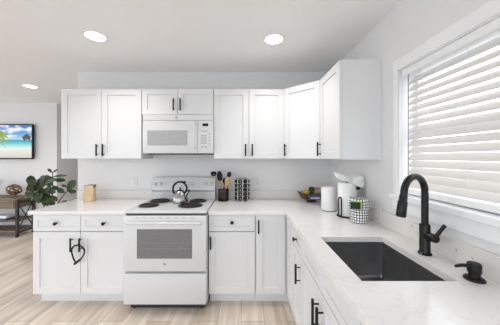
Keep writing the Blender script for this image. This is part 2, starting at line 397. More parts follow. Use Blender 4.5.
wbox(MB(), XW-0.016, XW, WY0-0.042, WY1+0.042, WZ0-0.105, WZ0-0.03, 0.003).build('window_apron', M['trim'], win)

# blinds
bl = thing('window_blind', 'cream horizontal slat blind lowered and closed in the window above the sink', 'blind', (XW+0.062, (WY0+WY1)/2, WZ0))
L0, L1 = WY0+0.012-wo.y, WY1-0.022-wo.y
HB = WZ1-WZ0
MB().box(-0.056, 0.028, L0, L1, HB-0.052, HB-0.007, 0.004).build('head_rail', M['trim'], bl)
sm_ = MB(); pitch = 0.0455; n = 0; z = 0.075
while z < HB-0.066:
    a = math.radians(53); hw = 0.0255
    # slat: slightly crowned strip, room-side edge low
    prof = []
    for k in range(7):
        t = -1+2*k/6; prof.append((t*hw, 0.0022*(1-t*t)))
    top = [(u*math.cos(a)-v*math.sin(a)*1, u*math.sin(a)+v*math.cos(a)) for u, v in prof]
    bot = [(u*math.cos(a)-(v-0.0028)*math.sin(a), u*math.sin(a)+(v-0.0028)*math.cos(a)) for u, v in reversed(prof)]
    ring = top+bot
    sm_.loops([[Vector((x_, L0+0.004, z+z_)) for x_, z_ in ring], [Vector((x_, L1-0.004, z+z_)) for x_, z_ in ring]])
    z += pitch
sm_.build('slats', M['slat'], bl)
MB().box(-0.025, 0.025, L0, L1, 0.010, 0.046, 0.004).build('bottom_rail', M['trim'], bl)
for yy in (1.386, 1.10, 0.78, 0.50):
    MB().tube([(-0.022, yy-wo.y, 0.04), (-0.022, yy-wo.y, HB-0.05)], 0.0014, 6).build('ladder_cord', M['cord'], bl)
MB().tube([(-0.048, 1.461-wo.y, HB-0.050), (-0.048, 1.461-wo.y, HB-0.72)], 0.0035, 8).build('tilt_wand', M['grey_plastic'], bl)

# ------------------------------------------------------------------ cabinets
BH = 0.893                  # top of base carcass; slab on top
GAP = 0.002
def bar_handle(parent, x, z0, z1, yf, name='handle'):
    h = MB(); yc = yf-0.034
    h.tube([(x, yc, z0), (x, yc, z1)], 0.0078, 10)
    d = (z1-z0)*0.16
    for z in (z0+d, z1-d): h.tube([(x, yf+0.0005, z), (x, yc, z)], 0.0045, 8)
    return h.build(name, M['black'], parent, True)
def knob(parent, x, z, yf):
    h = MB()
    h.lathe_y([(0.009, 0.0005), (0.0085, -0.003), (0.006, -0.006), (0.006, -0.014), (0.012, -0.018), (0.0165, -0.022), (0.0165, -0.027), (0.012, -0.031), (0, -0.032)], (x, yf, z), 18)
    return h.build('knob', M['black'], parent, True)
def base_body(parent, w, toe=True, hollow=False, x0=0.0):
    b_ = MB(); t = 0.018
    if hollow:
        b_.box(x0, x0+t, -0.60, -0.005, 0.115, BH-0.001).box(x0+w-t, x0+w, -0.60, -0.005, 0.115, BH-0.001)
        b_.box(x0+t, x0+w-t, -0.60, -0.005, 0.115, 0.133).box(x0+t, x0+w-t, -0.013, -0.005, 0.133, BH-0.001)
        b_.box(x0+t, x0+w-t, -0.60, -0.585, 0.133, 0.60)
        b_.box(x0+t, x0+w-t, -0.60, -0.585, 0.84, BH-0.001)
    else: b_.box(x0, x0+w, -0.60, -0.005, 0.115, BH-0.001, 0.001)
    b_.build('body', M['cabinet'], parent)
    k = MB().box(x0, x0+w, -0.515, -0.03, 0.0, 0.115); k.box(x0, x0+w, -0.530, -0.515, 0.0, 0.075, 0.003)
    k.build('toe_kick', M['cabinet'], parent)
YD = -0.622                 # front plane of base doors
def base_door(parent, x0, x1, z0, z1, name='door'):
    return MB().shaker(x0+GAP, x1-GAP, z0, z1, YD, 0.021).build(name, M['cabinet'], parent)
def drawer(parent, x0, x1, z0=0.728, z1=0.885):
    return MB().shaker(x0+GAP, x1-GAP, z0, z1, YD, 0.021, 0.045, 0.008).build('drawer', M['cabinet'], parent)
DZ0, DZ1 = 0.125, 0.720

cab = thing('base_cabinet', 'white shaker base cabinet left of the range, two drawers over two doors', 'cabinet', (-2.032, YW, 0), 0, 'base cabinets')
base_body(cab, 0.917)
for x0, x1 in ((0.0, 0.4585), (0.4585, 0.917)):
    d = drawer(cab, x0, x1); knob(d, (x0+x1)/2, 0.805, YD)
d = base_door(cab, 0, 0.4585, DZ0, DZ1); bar_handle(d, 0.4585-0.072, 0.545, 0.672, YD)
d = base_door(cab, 0.4585, 0.917, DZ0, DZ1); bar_handle(d, 0.4585+0.012, 0.545, 0.672, YD)
d.children[0]
cab = thing('base_cabinet', 'white shaker base cabinet right of the range, one drawer over one door', 'cabinet', (-0.344, YW, 0), 0, 'base cabinets')
base_body(cab, 0.446)
d = drawer(cab, 0, 0.446); knob(d, 0.225, 0.815, YD)
d = base_door(cab, 0, 0.446, DZ0, DZ1); bar_handle(d, 0.022, 0.565, 0.685, YD)

# corner cabinet: two door leaves that meet in the inner corner
XF = 0.405                  # front plane of the right-hand run
cab = thing('corner_base_cabinet', 'white L-shaped base cabinet in the inner corner, two full-height door leaves', 'cabinet', (0.104, YW, 0), 0, 'base cabinets')
lp = lambda pts: [(x-0.104, y-YW) for x, y in pts]
cx = XF+0.022
MB().prism(lp([(0.104, 2.775), (0.104, 2.18), (cx, 2.18), (cx, 1.907), (1.045, 1.907), (1.045, 2.775)]), 0.115, BH-0.001).build('body', M['cabinet'], cab)
k = MB().prism(lp([(0.104, 2.75), (0.104, 2.250), (cx+0.085, 2.250), (cx+0.085, 1.907), (1.02, 1.907), (1.02, 2.75)]), 0, 0.115)
k.build('toe_kick', M['cabinet'], cab)
d = base_door(cab, 0.006, XF-0.104-0.012, DZ0, 0.885); bar_handle(d, 0.030, 0.715, 0.842, YD)
d2 = MB().shaker(0, 0.222, DZ0, 0.885, 0, 0.021)
d2.build('door', M['cabinet'], cab, loc=(XF-0.104, 2.135-YW, 0), rotz=-PI/2)

def rcab(name, label, y_far, y_near, **kw):
    t = thing(name, label, 'cabinet', (XW, y_far, 0), -PI/2, 'base cabinets')
    base_body(t, y_far-y_near, **kw); return t, y_far-y_near
# right-hand run: local x runs towards the viewer
RS = XW-XF-0.622            # carcass is set a little off the wall so that fronts sit at XF
def place(t): t.location.x = XF + 0.622
t, wdt = rcab('base_cabinet', 'narrow white base cabinet on the right run, knobbed drawer over one door', 1.903, 1.600); place(t)
d = drawer(t, 0, wdt); knob(d, wdt/2, 0.80, YD)
d = base_door(t, 0, wdt, DZ0, DZ1); bar_handle(d, wdt-0.035, 0.52, 0.66, YD)
t, wdt = rcab('sink_base_cabinet', 'white base cabinet under the black sink, two blank panels over two doors', 1.597, 0.787, hollow=True); place(t)
for x0, x1 in ((0, wdt/2), (wdt/2, wdt)):
    MB().shaker(x0+GAP, x1-GAP, 0.728, 0.885, YD, 0.021, 0.045, 0.008).build('false_drawer_front', M['cabinet'], t)
d = base_door(t, 0, wdt/2, DZ0, DZ1); bar_handle(d, wdt/2-0.035, 0.50, 0.665, YD)
d = base_door(t, wdt/2, wdt, DZ0, DZ1); bar_handle(d, wdt/2+0.035, 0.50, 0.665, YD)
t, wdt = rcab('base_cabinet', 'white full-height-door base cabinet nearest the viewer on the right run, beyond the sink', 0.784, 0.20); place(t)
d = base_door(t, 0, wdt, DZ0, 0.885); bar_handle(d, 0.030, 0.73, 0.855, YD)
t, wdt = rcab('base_cabinet', 'white drawer-and-door base cabinet at the near end of the right run', 0.197, -0.25); place(t)
d = drawer(t, 0, wdt); knob(d, wdt/2, 0.805, YD); d = base_door(t, 0, wdt, DZ0, DZ1); bar_handle(d, wdt-0.035, 0.52, 0.66, YD)

# upper cabinets
UZ0, UZ1 = 1.420, 2.185
YU = -0.325                 # front plane of upper doors (body back at 0)
def upper(label, x0, x1, z0=UZ0, z1=UZ1, y=YW):
    t = thing('wall_cabinet', label, 'cabinet', (x0, y, z0), 0, 'wall cabinets')
    MB().box(0, x1-x0, -0.304, -0.001, 0, z1-z0, 0.001).build('body', M['cabinet'], t)
    return t
def udoor(t, x0, x1, h, hx=None, hz=(0.03, 0.16), fr=0.062):
    d = MB().shaker(x0+GAP, x1-GAP, 0.004, h-0.004, YU, 0.020, fr).build('door', M['cabinet'], t)
    if hx is not None: bar_handle(d, hx, hz[0], hz[1], YU)
    return d
H = UZ1-UZ0
t = upper('white two-door wall cabinet at the left end of the row', -2.003, -1.124)
udoor(t, 0, 0.4395, H, 0.4395-0.034); udoor(t, 0.4395, 0.879, H, 0.4395+0.034)
t = upper('short white two-door wall cabinet right above the microwave', -1.121, -0.338, 1.898)
udoor(t, 0, 0.3915, UZ1-1.898, 0.3915-0.038, (0.045, 0.175), 0.055); udoor(t, 0.3915, 0.783, UZ1-1.898, 0.3915+0.036, (0.045, 0.175), 0.055)
t = upper('white two-door wall cabinet between the microwave and the diagonal corner cabinet', -0.335, 0.432)
udoor(t, 0, 0.383, H, 0.383-0.036); udoor(t, 0.383, 0.767, H, 0.383+0.036)
t = thing('corner_wall_cabinet', 'white wall cabinet set diagonally across the corner, one angled door', 'cabinet', (0.435, YW, UZ0), 0, 'wall cabinets')
lq = lambda pts: [(x-0.435, y-YW) for x, y in pts]
MB().prism(lq([(0.435, 2.779), (0.435, 2.476), (0.746, 2.165), (1.049, 2.165), (1.049, 2.779)]), 0, H).build('body', M['cabinet'], t)
dg = MB().shaker(0.012, 0.4278, 0.004, H-0.004, -0.021, 0.0205)
dgo = dg.build('door', M['cabinet'], t, loc=(0, 2.476-YW, 0), rotz=-PI/4)
bar_handle(dgo, 0.045, 0.03, 0.16, -0.021)
t = thing('wall_cabinet', 'white wall cabinet on the right wall, its plain side facing the window', 'cabinet', (XW, 2.162, UZ0), -PI/2, 'wall cabinets')
MB().box(0, 0.444, -0.304, -0.001, 0, H, 0.001).build('body', M['cabinet'], t)
d = udoor(t, 0, 0.444, H, 0.032)

# ------------------------------------------------------------------ countertops and backsplash
CT0, CT = BH, 0.925
cl = MB().box(-2.056, -1.114, 2.130, YW-0.0005, CT0, CT, 0.003).build('countertop', M['quartz'])
tag(cl, 'short white stone countertop left of the range', 'countertop', 'stone countertops')
SX0, SX1, SY0, SY1 = 0.487, 0.888, 0.934, 1.449
inside = lambda x, y: (y > 2.130 or x > 0.386) and not (SX0 < x < SX1 and SY0 < y < SY1)
cr_ = MB().cells([-0.346, 0.386, SX0, SX1, XW-0.0005], [-0.27, SY0, SY1, 2.130, YW-0.0005], inside, CT0, CT)
tag(cr_.build('countertop', M['quartz']), 'L-shaped white veined stone countertop with the sink cut into it', 'countertop', 'stone countertops')
tag(MB().box(-2.056, -1.114, YW-0.020, YW-0.0006, CT+0.0005, CT+0.103, 0.002).build('backsplash', M['splash']), 'low speckled stone backsplash left of the range', 'backsplash', 'stone backsplashes')
tag(MB().box(-0.346, XW-0.021, YW-0.020, YW-0.0006, CT+0.0005, CT+0.103, 0.002).build('backsplash', M['splash']), 'low speckled stone backsplash between the range and the corner', 'backsplash', 'stone backsplashes')
tag(MB().box(XW-0.020, XW-0.0006, -0.27, YW-0.0006, CT+0.0005, CT+0.112, 0.002).build('backsplash', M['splash']), 'long stone backsplash on the right wall below the window', 'backsplash', 'stone backsplashes')

# ------------------------------------------------------------------ sink
sk = thing('kitchen_sink', 'black undermount sink set in the right-hand countertop', 'sink', ((SX0+SX1)/2, (SY0+SY1)/2, 0.66))
hx, hy = (SX1-SX0)/2+0.004, (SY1-SY0)/2+0.004
def rrect(hx, hy, r, z, n=5):
    P = []
    for cx_, cy_, a0 in ((hx-r, hy-r, 0), (-hx+r, hy-r, PI/2), (-hx+r, -hy+r, PI), (hx-r, -hy+r, 1.5*PI)):
        for k in range(n+1):
            a = a0+PI/2*k/n; P.append(Vector((cx_+r*math.cos(a), cy_+r*math.sin(a), z)))
    return P
zt = CT0-0.0015-0.66
MB().loops([rrect(hx+0.02, hy+0.02, 0.02, zt-0.003), rrect(hx+0.02, hy+0.02, 0.02, zt), rrect(hx, hy, 0.012, zt), rrect(hx-0.004, hy-0.004, 0.012, 0.025), rrect(hx-0.016, hy-0.016, 0.012, 0.009),
            rrect(0.06, 0.06, 0.059, 0.004)], False, True).build('basin', M['sink'], sk, True)
dr = MB().lathe([(0.052, 0.006), (0.055, 0.008), (0.045, 0.010), (0.040, 0.007), (0, 0.006)], (0, 0, 0), 24).build('drain', M['chrome'], sk, True)

# faucet
fx, fy = 0.958, 1.195
fa = thing('kitchen_faucet', 'matte black gooseneck pull-down faucet behind the sink', 'faucet', (fx, fy, CT))
MB().lathe([(0.031, 0.0006), (0.031, 0.008), (0.026, 0.012), (0.0245, 0.014), (0.0245, 0.155), (0.0215, 0.160), (0, 0.161)], (0, 0, 0), 24).build('base', M['faucet'], fa, True)
R = 0.084; zc = 0.330
pts = [(0, 0, 0.158), (0, 0, 0.22), (0, 0, zc-0.03)] + [(-R+R*math.cos(a), 0, zc+R*math.sin(a)) for a in [PI*k/16 for k in range(0, 16)]] + [(-2*R-0.004, 0, zc-0.02)]
RF = Matrix.Rotation(math.radians(22), 4, 'Z')
MB().tube(pts, 0.0165, 16).xform(RF).build('spout', M['faucet'], fa, True)
MB().tube([(-2*R-0.003, 0, zc-0.008), (-2*R-0.008, 0, zc-0.034), (-2*R-0.010, 0, zc-0.040), (-2*R-0.023, 0, zc-0.108), (-2*R-0.024, 0, zc-0.114)], [0.018, 0.0185, 0.0215, 0.0225, 0.019], 18).xform(RF).build('spray_head', M['faucet'], fa, True)
hd = MB().tube([(0.000, -0.015, 0.104), (0.002, -0.060, 0.102), (0.003, -0.070, 0.101)], [0.021, 0.021, 0.018], 16).build('valve_hub', M['faucet'], fa, True)
MB().tube([(0.004, -0.058, 0.106), (0.018, -0.070, 0.140), (0.034, -0.082, 0.178)], [0.0095, 0.0085, 0.0085], 12).build('lever', M['faucet'], fa, True)

# soap dispenser
so = thing('soap_dispenser', 'short black soap pump in the countertop near the faucet', 'soap dispenser', (0.965, 0.945, CT))
MB().lathe([(0.035, 0.0006), (0.036, 0.004), (0.033, 0.010), (0.020, 0.013), (0.0185, 0.030), (0.0185, 0.033), (0, 0.033)], (0, 0, 0), 24).build('base', M['black'], so, True)
MB().lathe([(0.022, 0.030), (0.0235, 0.034), (0.0235, 0.066), (0.021, 0.070), (0, 0.071)], (0, 0, 0), 24).build('pump_head', M['black'], so, True)
MB().tube([(-0.012, 0.0, 0.060), (-0.060, -0.002, 0.062), (-0.082, -0.003, 0.058)], [0.0075, 0.007, 0.0055], 12).build('nozzle', M['black'], so, True)

# ------------------------------------------------------------------ range
RX0, RX1 = -1.111, -0.349; RC = (RX0+RX1)/2; RWD = (RX1-RX0)/2
rg = thing('electric_range', 'white freestanding coil-top electric range between the base cabinets', 'range', (RC, 2.075, 0))
E = M['enamel']; W = RWD-0.001
MB().box(-W, W, 0.03, 0.675, 0.075, 0.905, 0.004).build('body', E, rg)
MB().box(-W+0.03, W-0.03, 0.06, 0.64, 0.012, 0.075).build('plinth', M['gap'], rg)
for sx in (-1, 1):
    for yy in (0.085, 0.60): MB().lathe([(0.018, 0), (0.018, 0.010), (0.010, 0.014), (0.010, 0.03)], (sx*(W-0.06), yy, 0), 12).build('foot', M['plastic_black'], rg)
MB().box(-W, W, 0.0, 0.60, 0.917, 0.941, 0.007, 3).build('cooktop', E, rg, True)
MB().box(-W+0.004, W-0.004, 0.022, 0.60, 0.902, 0.918).build('cooktop_gap', M['gap'], rg)
od = MB().box(-W+0.002, W-0.002, -0.022, 0.028, 0.393, 0.900, 0.006, 2).build('oven_door', E, rg, True)
MB().box(-0.252, 0.252, -0.0235, -0.010, 0.512, 0.782, 0.001).build('oven_window', M['oven_glass'], od)
rk = MB()
for z in (0.60, 0.655): rk.box(-0.235, 0.235, -0.0242, -0.0233, z, z+0.003)
rk.build('oven_rack_line', M['rackline'], od)
oh = MB()
oh.tube([(-0.335, -0.058, 0.845), (0, -0.062, 0.845), (0.335, -0.058, 0.845)], 0.013, 12)
for sx in (-1, 1): oh.tube([(sx*0.335, -0.020, 0.838), (sx*0.335, -0.058, 0.845), (sx*0.331, -0.062, 0.845)], 0.0125, 10)
oh.build('oven_handle', E, od, True)
for k in range(8):
    x = -0.25+k*0.0715; MB().box(x-0.022, x+0.022, -0.0235, -0.015, 0.880, 0.886).build('vent_slot', M['grey_plastic'], od)
def emblem(parent, x, y, z, r):
    e = MB(); e.lathe_y([(r, 0.001), (r, -0.0015), (r*0.86, -0.002), (0, -0.002)], (x, y, z), 20)
    o = e.build('emblem', M['grey_plastic'], parent, True)
    g = MB(); g.tube([(x+r*0.72*math.cos(a), y-0.0022, z+r*0.72*math.sin(a)) for a in [2*PI*k/20 for k in range(20)]], r*0.06, 6, True)
    for s_ in (-1, 1):
        g.tube(catmull([(x+s_*r*0.30, y-0.0022, z+r*0.35), (x+s_*r*0.05, y-0.0022, z+r*0.1), (x+s_*r*0.32, y-0.0022, z-r*0.28), (x+s_*r*0.42, y-0.0022, z+r*0.02)], 4), r*0.06, 6)
    g.build('monogram', M['chrome'], o, True)
emblem(od, 0.0, -0.022, 0.462, 0.014)
MB().box(-W+0.002, W-0.002, -0.020, 0.028, 0.090, 0.372, 0.006, 2).build('storage_drawer', E, rg, True)
# backguard
bgd = MB()
prof = [(0.605, 0.935), (0.600, 1.030), (0.606, 1.036), (0.592, 1.044), (0.618, 1.175), (0.630, 1.190), (0.650, 1.194), (0.690, 1.185), (0.690, 0.90), (0.605, 0.90)]
nseg = 12; rings = []
for k in range(nseg+1):
    x = -W+2*W*k/nseg; cr2 = 0.010*(1-(x/W)**2)
    rings.append([Vector((x, y, z+(cr2 if z > 1.1 else 0))) for y, z in prof])
bgd.loops(rings).build('backguard', E, rg, True)
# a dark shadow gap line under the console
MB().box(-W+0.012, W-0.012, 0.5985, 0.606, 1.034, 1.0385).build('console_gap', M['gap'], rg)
tilt = math.atan2(0.026, 0.131)
def on_console(x, z): return (x, 0.592+(z-1.044)*0.026/0.131, z)
for x in (-0.335, -0.268, 0.262, 0.327):
    kb = MB(); kb.lathe_y([(0.026, 0.001), (0.026, -0.003), (0.021, -0.005), (0.019, -0.020), (0.016, -0.023), (0, -0.0235)], (0, 0, 0), 20)
    kb.box(-0.004, 0.004, -0.030, -0.020, -0.019, 0.019, 0.002)
    o = kb.build('knob', E, rg, True, loc=on_console(x, 1.120)); o.rotation_euler = (-tilt, 0, 0)
dsp = MB().box(-0.036, 0.036, -0.0015, 0.004, -0.012, 0.012, 0.001).build('clock_display', M['plastic_black'], rg, loc=on_console(-0.005, 1.142)); dsp.rotation_euler = (-tilt, 0, 0)
for x in (-0.115, -0.085, 0.065, 0.095, 0.12):
    for z in (-0.012, 0.012):
        o = MB().box(x-0.009, x+0.009, -0.0012, 0.003, z-0.006, z+0.006).build('button', M['light_grey'], rg, loc=on_console(0, 1.122)); o.rotation_euler = (-tilt, 0, 0)
il = MB().lathe_y([(0.004, 0.001), (0.004, -0.002), (0, -0.002)], (0, 0, 0), 10).build('indicator_lamp', M['plastic_black'], rg, loc=on_console(-0.205, 1.122))
for bx, by, r in ((-0.250, 0.232, 0.090), (-0.220, 0.470, 0.108), (0.176, 0.235, 0.113), (0.205, 0.470, 0.086)):
    br_ = MB().lathe([(r+0.014, 0.9415), (r+0.013, 0.946), (r+0.006, 0.9465), (r, 0.943), (0.02, 0.942), (0, 0.942)], (bx, by, 0), 32).build('burner', M['pan'], rg, True)
    sp_ = []
    turns = 4
    for k in range(turns*24+1):
        a = 2*PI*k/24; rr = 0.018+(r-0.018)*k/(turns*24); sp_.append((bx+rr*math.cos(a), by+rr*math.sin(a), 0.951))
    MB().tube(sp_, 0.0062, 6).build('coil', M['coil'], br_, True)

# kettle
KS = 1.10
kt = thing('tea_kettle', 'brushed steel kettle with black arched handle on the range top', 'kettle', (-0.705, 2.465, 0.9418), math.radians(-12))
MB().lathe([(0.070, 0), (0.076, 0.004), (0.078, 0.014), (0.075, 0.035), (0.066, 0.070), (0.052, 0.098), (0.036, 0.114), (0.034, 0.117), (0, 0.118)], (0, 0, 0), 32).build('kettle_body', M['steel'], kt, True)
MB().lathe([(0.033, 0.1165), (0.031, 0.121), (0.018, 0.126), (0.007, 0.128), (0.006, 0.136), (0.010, 0.140), (0.010, 0.147), (0.005, 0.151), (0, 0.151)], (0, 0, 0), 20).build('lid', M['plastic_black'], kt, True)
hp = [(-0.066, 0, 0.088), (-0.078, 0, 0.12), (-0.070, 0, 0.165), (-0.038, 0, 0.196), (0.0, 0, 0.205), (0.038, 0, 0.196), (0.068, 0, 0.165), (0.070, 0, 0.130), (0.055, 0, 0.100)]
MB().tube(catmull(hp, 5), 0.0098, 10).build('kettle_handle', M['plastic_black'], kt, True)
MB().tube([(0.055, 0, 0.070), (0.075, 0, 0.094), (0.093, 0, 0.118)], [0.017, 0.013, 0.010], 14).build('spout', M['steel'], kt, True)
MB().tube([(0.090, 0, 0.114), (0.100, 0, 0.127)], [0.0125, 0.010], 12).build('spout_cap', M['plastic_black'], kt, True)

for o in kt.children: o.data.transform(Matrix.Scale(KS, 4))

# ------------------------------------------------------------------ microwave
mw = thing('microwave', 'white over-the-range microwave under the short cabinet', 'microwave', (-0.713, YW, 1.472))
mW = 0.378; mH = 0.421; yF = -0.365
MB().box(-mW, mW, yF+0.022, -0.001, 0.006, mH, 0.004).build('body', E, mw)
MB().box(-mW+0.03, mW-0.03, yF+0.05, -0.04, -0.004, 0.007).build('underside_grille', M['gap'], mw)
MB().box(-mW, mW, yF-0.002, yF+0.022, mH-0.058, mH-0.001, 0.004).build('top_grille', E, mw)
emblem(mw, -0.018, yF-0.002, mH-0.029, 0.014)
xs_ = 0.208
md = MB().box(-mW, xs_, yF-0.006, yF+0.0215, 0.008, mH-0.061, 0.006, 2).build('microwave_door', E, mw, True)
wn = MB()
def rloop(x0, x1, z0, z1, y): return [Vector((x0, y, z0)), Vector((x1, y, z0)), Vector((x1, y, z1)), Vector((x0, y, z1))]
MB().box(-0.328, 0.100, yF-0.0075, yF+0.002, 0.092, 0.252, 0.001).build('window_frame', M['grey_plastic'], md)
MB().box(-0.314, 0.094, yF-0.0083, yF-0.004, 0.098, 0.236, 0.001).build('door_window', M['micro_glass'], md)
mh = MB().tube(catmull([(0.182, yF-0.002, 0.335), (0.182, yF-0.036, 0.315), (0.182, yF-0.040, 0.20), (0.182, yF-0.036, 0.085), (0.182, yF-0.002, 0.060)], 6), 0.0085, 10).build('handle', E, md, True)
cp = MB().box(xs_+0.002, mW, yF-0.006, yF+0.0215, 0.008, mH-0.061, 0.004, 2).build('control_panel', E, mw, True)
MB().box(0.262, 0.325, yF-0.0072, yF-0.003, 0.298, 0.328, 0.001).build('display', M['plastic_black'], cp)
for i in range(3):
    for j in range(4): MB().box(0.248+i*0.022, 0.264+i*0.022, yF-0.0070, yF-0.003, 0.108+j*0.026, 0.126+j*0.026).build('number_key', M['light_grey'], cp)
for i in range(4): MB().box(0.330, 0.345, yF-0.0070, yF-0.003, 0.10+i*0.036, 0.115+i*0.036).build('function_key', M['light_grey'], cp)
for i in range(3): MB().box(0.250+i*0.026, 0.270+i*0.026, yF-0.0070, yF-0.003, 0.240, 0.252).build('function_key', M['light_grey'], cp)
for x in (0.262, 0.300): MB().lathe_y([(0.010, 0.002), (0.010, -0.002), (0, -0.002)], (x, yF-0.0055, 0.076), 14).build('round_key', M['grey_plastic'], cp)

# ------------------------------------------------------------------ outlets and switch
def outlet(label, loc, rotz, gang=1, m=None, pw=0.072):
    t = thing('wall_outlet', label, 'outlet', loc, rotz, 'wall outlets')
    wd = pw/2 if gang == 1 else 0.075
    MB().box(-wd, wd, -0.006, -0.0004, -0.058, 0.058, 0.003).build('cover_plate', m or M['plate'], t)
    for g in range(gang):
        x = 0 if gang == 1 else (-0.023+0.046*g)*1.35
        for z in (-0.022, 0.022):
            s_ = MB().box(x-0.017, x+0.017, -0.0085, -0.005, z-0.016, z+0.016, 0.003).build('socket', m or M['plate'], t)
            q = MB().box(x-0.009, x-0.0065, -0.0088, -0.006, z-0.002, z+0.008).box(x+0.0065, x+0.009, -0.0088, -0.006, z-0.002, z+0.008)
            q.lathe_y([(0.003, 0.002), (0.003, -0.0003), (0, -0.0003)], (x, -0.0085, z-0.009), 10)
            q.build('slot', M['gap'], s_)
    return t
outlet('white double-socket outlet on the back wall left of the range', ((134.4-244.5)/81, YW, 1.44-24.7/81), 0)
outlet('white double-socket outlet on the back wall right of the spice rack', ((257.8-244.5)/81, YW, 1.44-24.2/81), 0)
outlet('grey two-gang outlet plate on the right wall behind the paper towels', (XW, 2.01, 1.135), -PI/2, 2, M['grey_plate'])
pl = MB().box(-0.016, 0.016, -0.034, -0.0088, -0.012, 0.012, 0.003).build('power_plug', M['plastic_black'], None, loc=(XW, 2.04, 1.157), rotz=-PI/2)
tag(pl, 'black plug in the grey outlet plate on the right wall', 'plug')
sw = thing('light_switch', 'white switch plate on the living room wall above the fig plant', 'switch', ((29.5-244.5)/51.4, YF, 1.10))
MB().box(-0.036, 0.036, -0.006, -0.0004, -0.06, 0.06, 0.003).build('cover_plate', M['plate'], sw)
MB().box(-0.006, 0.006, -0.014, -0.005, -0.012, 0.012, 0.002).build('toggle', M['plate'], sw)

# ------------------------------------------------------------------ recessed ceiling lights
LB = ['recessed ceiling light above the left base cabinet and range', 'recessed ceiling light on the right, above the corner countertop', 'recessed ceiling light in the living area, furthest left']
for (x, y), lb in zip(LIGHTS, LB):
    t = thing('recessed_light', lb, 'ceiling light', (x, y, CEIL), 0, 'recessed ceiling lights')
    rg_ = MB(); rg_.lathe([(0.078, -0.001), (0.091, -0.001), (0.089, -0.006), (0.077, -0.007)], (0, 0, 0), 32, False, False)
    rg_.build('trim_ring', M['trim'], t, True)
    MB().lathe([(0, -0.001), (0.0775, -0.001), (0.0775, -0.005), (0, -0.0052)], (0, 0, 0), 32).build('diffuser', M['lamp'], t)

# ------------------------------------------------------------------ things on the counters
CTZ = CT+0.0008
# wooden block
wb = thing('wooden_block', 'small pale wooden block with dark top edge on the left countertop', 'wooden block', (-1.80, 2.615, CTZ), math.radians(8)); wb.scale = (0.9, 1, 1)
blk = MB().prism_y([(-0.052, 0), (0.058, 0.0), (0.060, 0.165), (0.055, 0.187), (-0.028, 0.184), (-0.047, 0.170)], -0.035, 0.03)
blk.build('block_body', M['block'], wb)
MB().prism_y([(-0.048, 0.1705), (-0.028, 0.1845), (0.0555, 0.1875), (0.060, 0.160), (0.064, 0.160), (0.060, 0.193), (-0.03, 0.191), (-0.054, 0.176)], -0.036, 0.031).build('bark_edge', M['block_edge'], wb)
MB().tube(catmull([(-0.050, 0, 0.105), (-0.066, 0, 0.098), (-0.074, 0, 0.080), (-0.066, 0, 0.045), (-0.052, 0, 0.035)], 4), 0.007, 8).build('side_loop', M['block'], wb, True)

# utensil crock and its utensils
ux, uy = -0.248, 2.645
uc = thing('utensil_crock', 'black wire utensil holder on the counter right of the range', 'utensil holder', (ux, uy, CTZ))
MB().lathe([(0.058, 0), (0.060, 0.004), (0.060, 0.014), (0.056, 0.016), (0.054, 0.006), (0, 0.005)], (0, 0, 0), 28).build('crock_base', M['plastic_black'], uc, True)
wrm = MB()
for k in range(34):
    a = 2*PI*k/34; wrm.tube([(0.059*math.cos(a), 0.059*math.sin(a), 0.010), (0.059*math.cos(a), 0.059*math.sin(a), 0.135)], 0.0028, 6)
for z in (0.045, 0.09): wrm.tube([(0.059*math.cos(a), 0.059*math.sin(a), z) for a in [2*PI*k/28 for k in range(28)]], 0.003, 6, True)
wrm.build('wire_cage', M['plastic_black'], uc, True)
MB().tube([(0.059*math.cos(a), 0.059*math.sin(a), 0.137) for a in [2*PI*k/28 for k in range(28)]], 0.0045, 8, True).build('rim', M['plastic_black'], uc, True)
def utensil(name, label, base, tip, head, mh_, mhead, r=0.006):
    t = thing(name, label, 'utensil', (ux, uy, CTZ), 0, 'kitchen utensils')
    b0, t0 = Vector(base), Vector(tip)
    MB().tube([b0, b0.lerp(t0, 0.5), t0], [r*0.9, r, r*0.85], 8).build('handle', mh_, t, True)
    d = (t0-b0).normalized()
    h = head(d).xform(Matrix.Translation(t0))
    h.build('head', mhead, t, True)
def oval(rx, rz, th=0.009, tiltx=0.0, tilty=0.0):
    def f(d):
        m_ = MB().ball((0, 0, rz*0.85), 1, rx, th, rz, 16)
        q = Vector((0, 0, 1)).rotation_difference(d)
        return m_.xform(q.to_matrix().to_4x4())
    return f
def ladle_head(d):
    m_ = MB().lathe([(0, -0.028), (0.018, -0.025), (0.031, -0.012), (0.036, 0.008), (0.033, 0.008), (0.028, -0.010), (0.016, -0.021), (0, -0.024)], (0, 0, 0), 20)
    m_.xform(Matrix.Rotation(math.radians(35), 4, 'X'))
    return m_
utensil('ladle', 'black ladle leaning out left over the range', (0.022, -0.014, 0.012), (-0.112, -0.022, 0.318), ladle_head, M['palewood'], M['plastic_black'])
utensil('serving_spoon', 'large black serving spoon standing left of the wooden spoon', (-0.02, 0.02, 0.012), (-0.040, 0.010, 0.236), oval(0.034, 0.062), M['palewood'], M['plastic_black'])
utensil('wooden_spoon', 'amber wooden spoon leaning right in the black holder', (0.012, -0.040, 0.012), (0.041, -0.028, 0.186), oval(0.030, 0.055), M['bamboo'], M['bamboo'])
utensil('spatula', 'black slotted spatula at the back right of the holder', (0.020, 0.015, 0.012), (0.060, 0.034, 0.275), oval(0.026, 0.036, 0.005), M['plastic_black'], M['plastic_black'])
utensil('wooden_fork', 'pale wooden utensil handle crossing the front of the holder', (0.042, -0.005, 0.012), (-0.030, -0.050, 0.205), oval(0.009, 0.013), M['palewood'], M['palewood'])
utensil('turner', 'black turner standing between the serving spoon and the wooden spoon', (0.0, 0.035, 0.012), (0.006, 0.044, 0.200), oval(0.022, 0.035, 0.005), M['plastic_black'], M['plastic_black'])

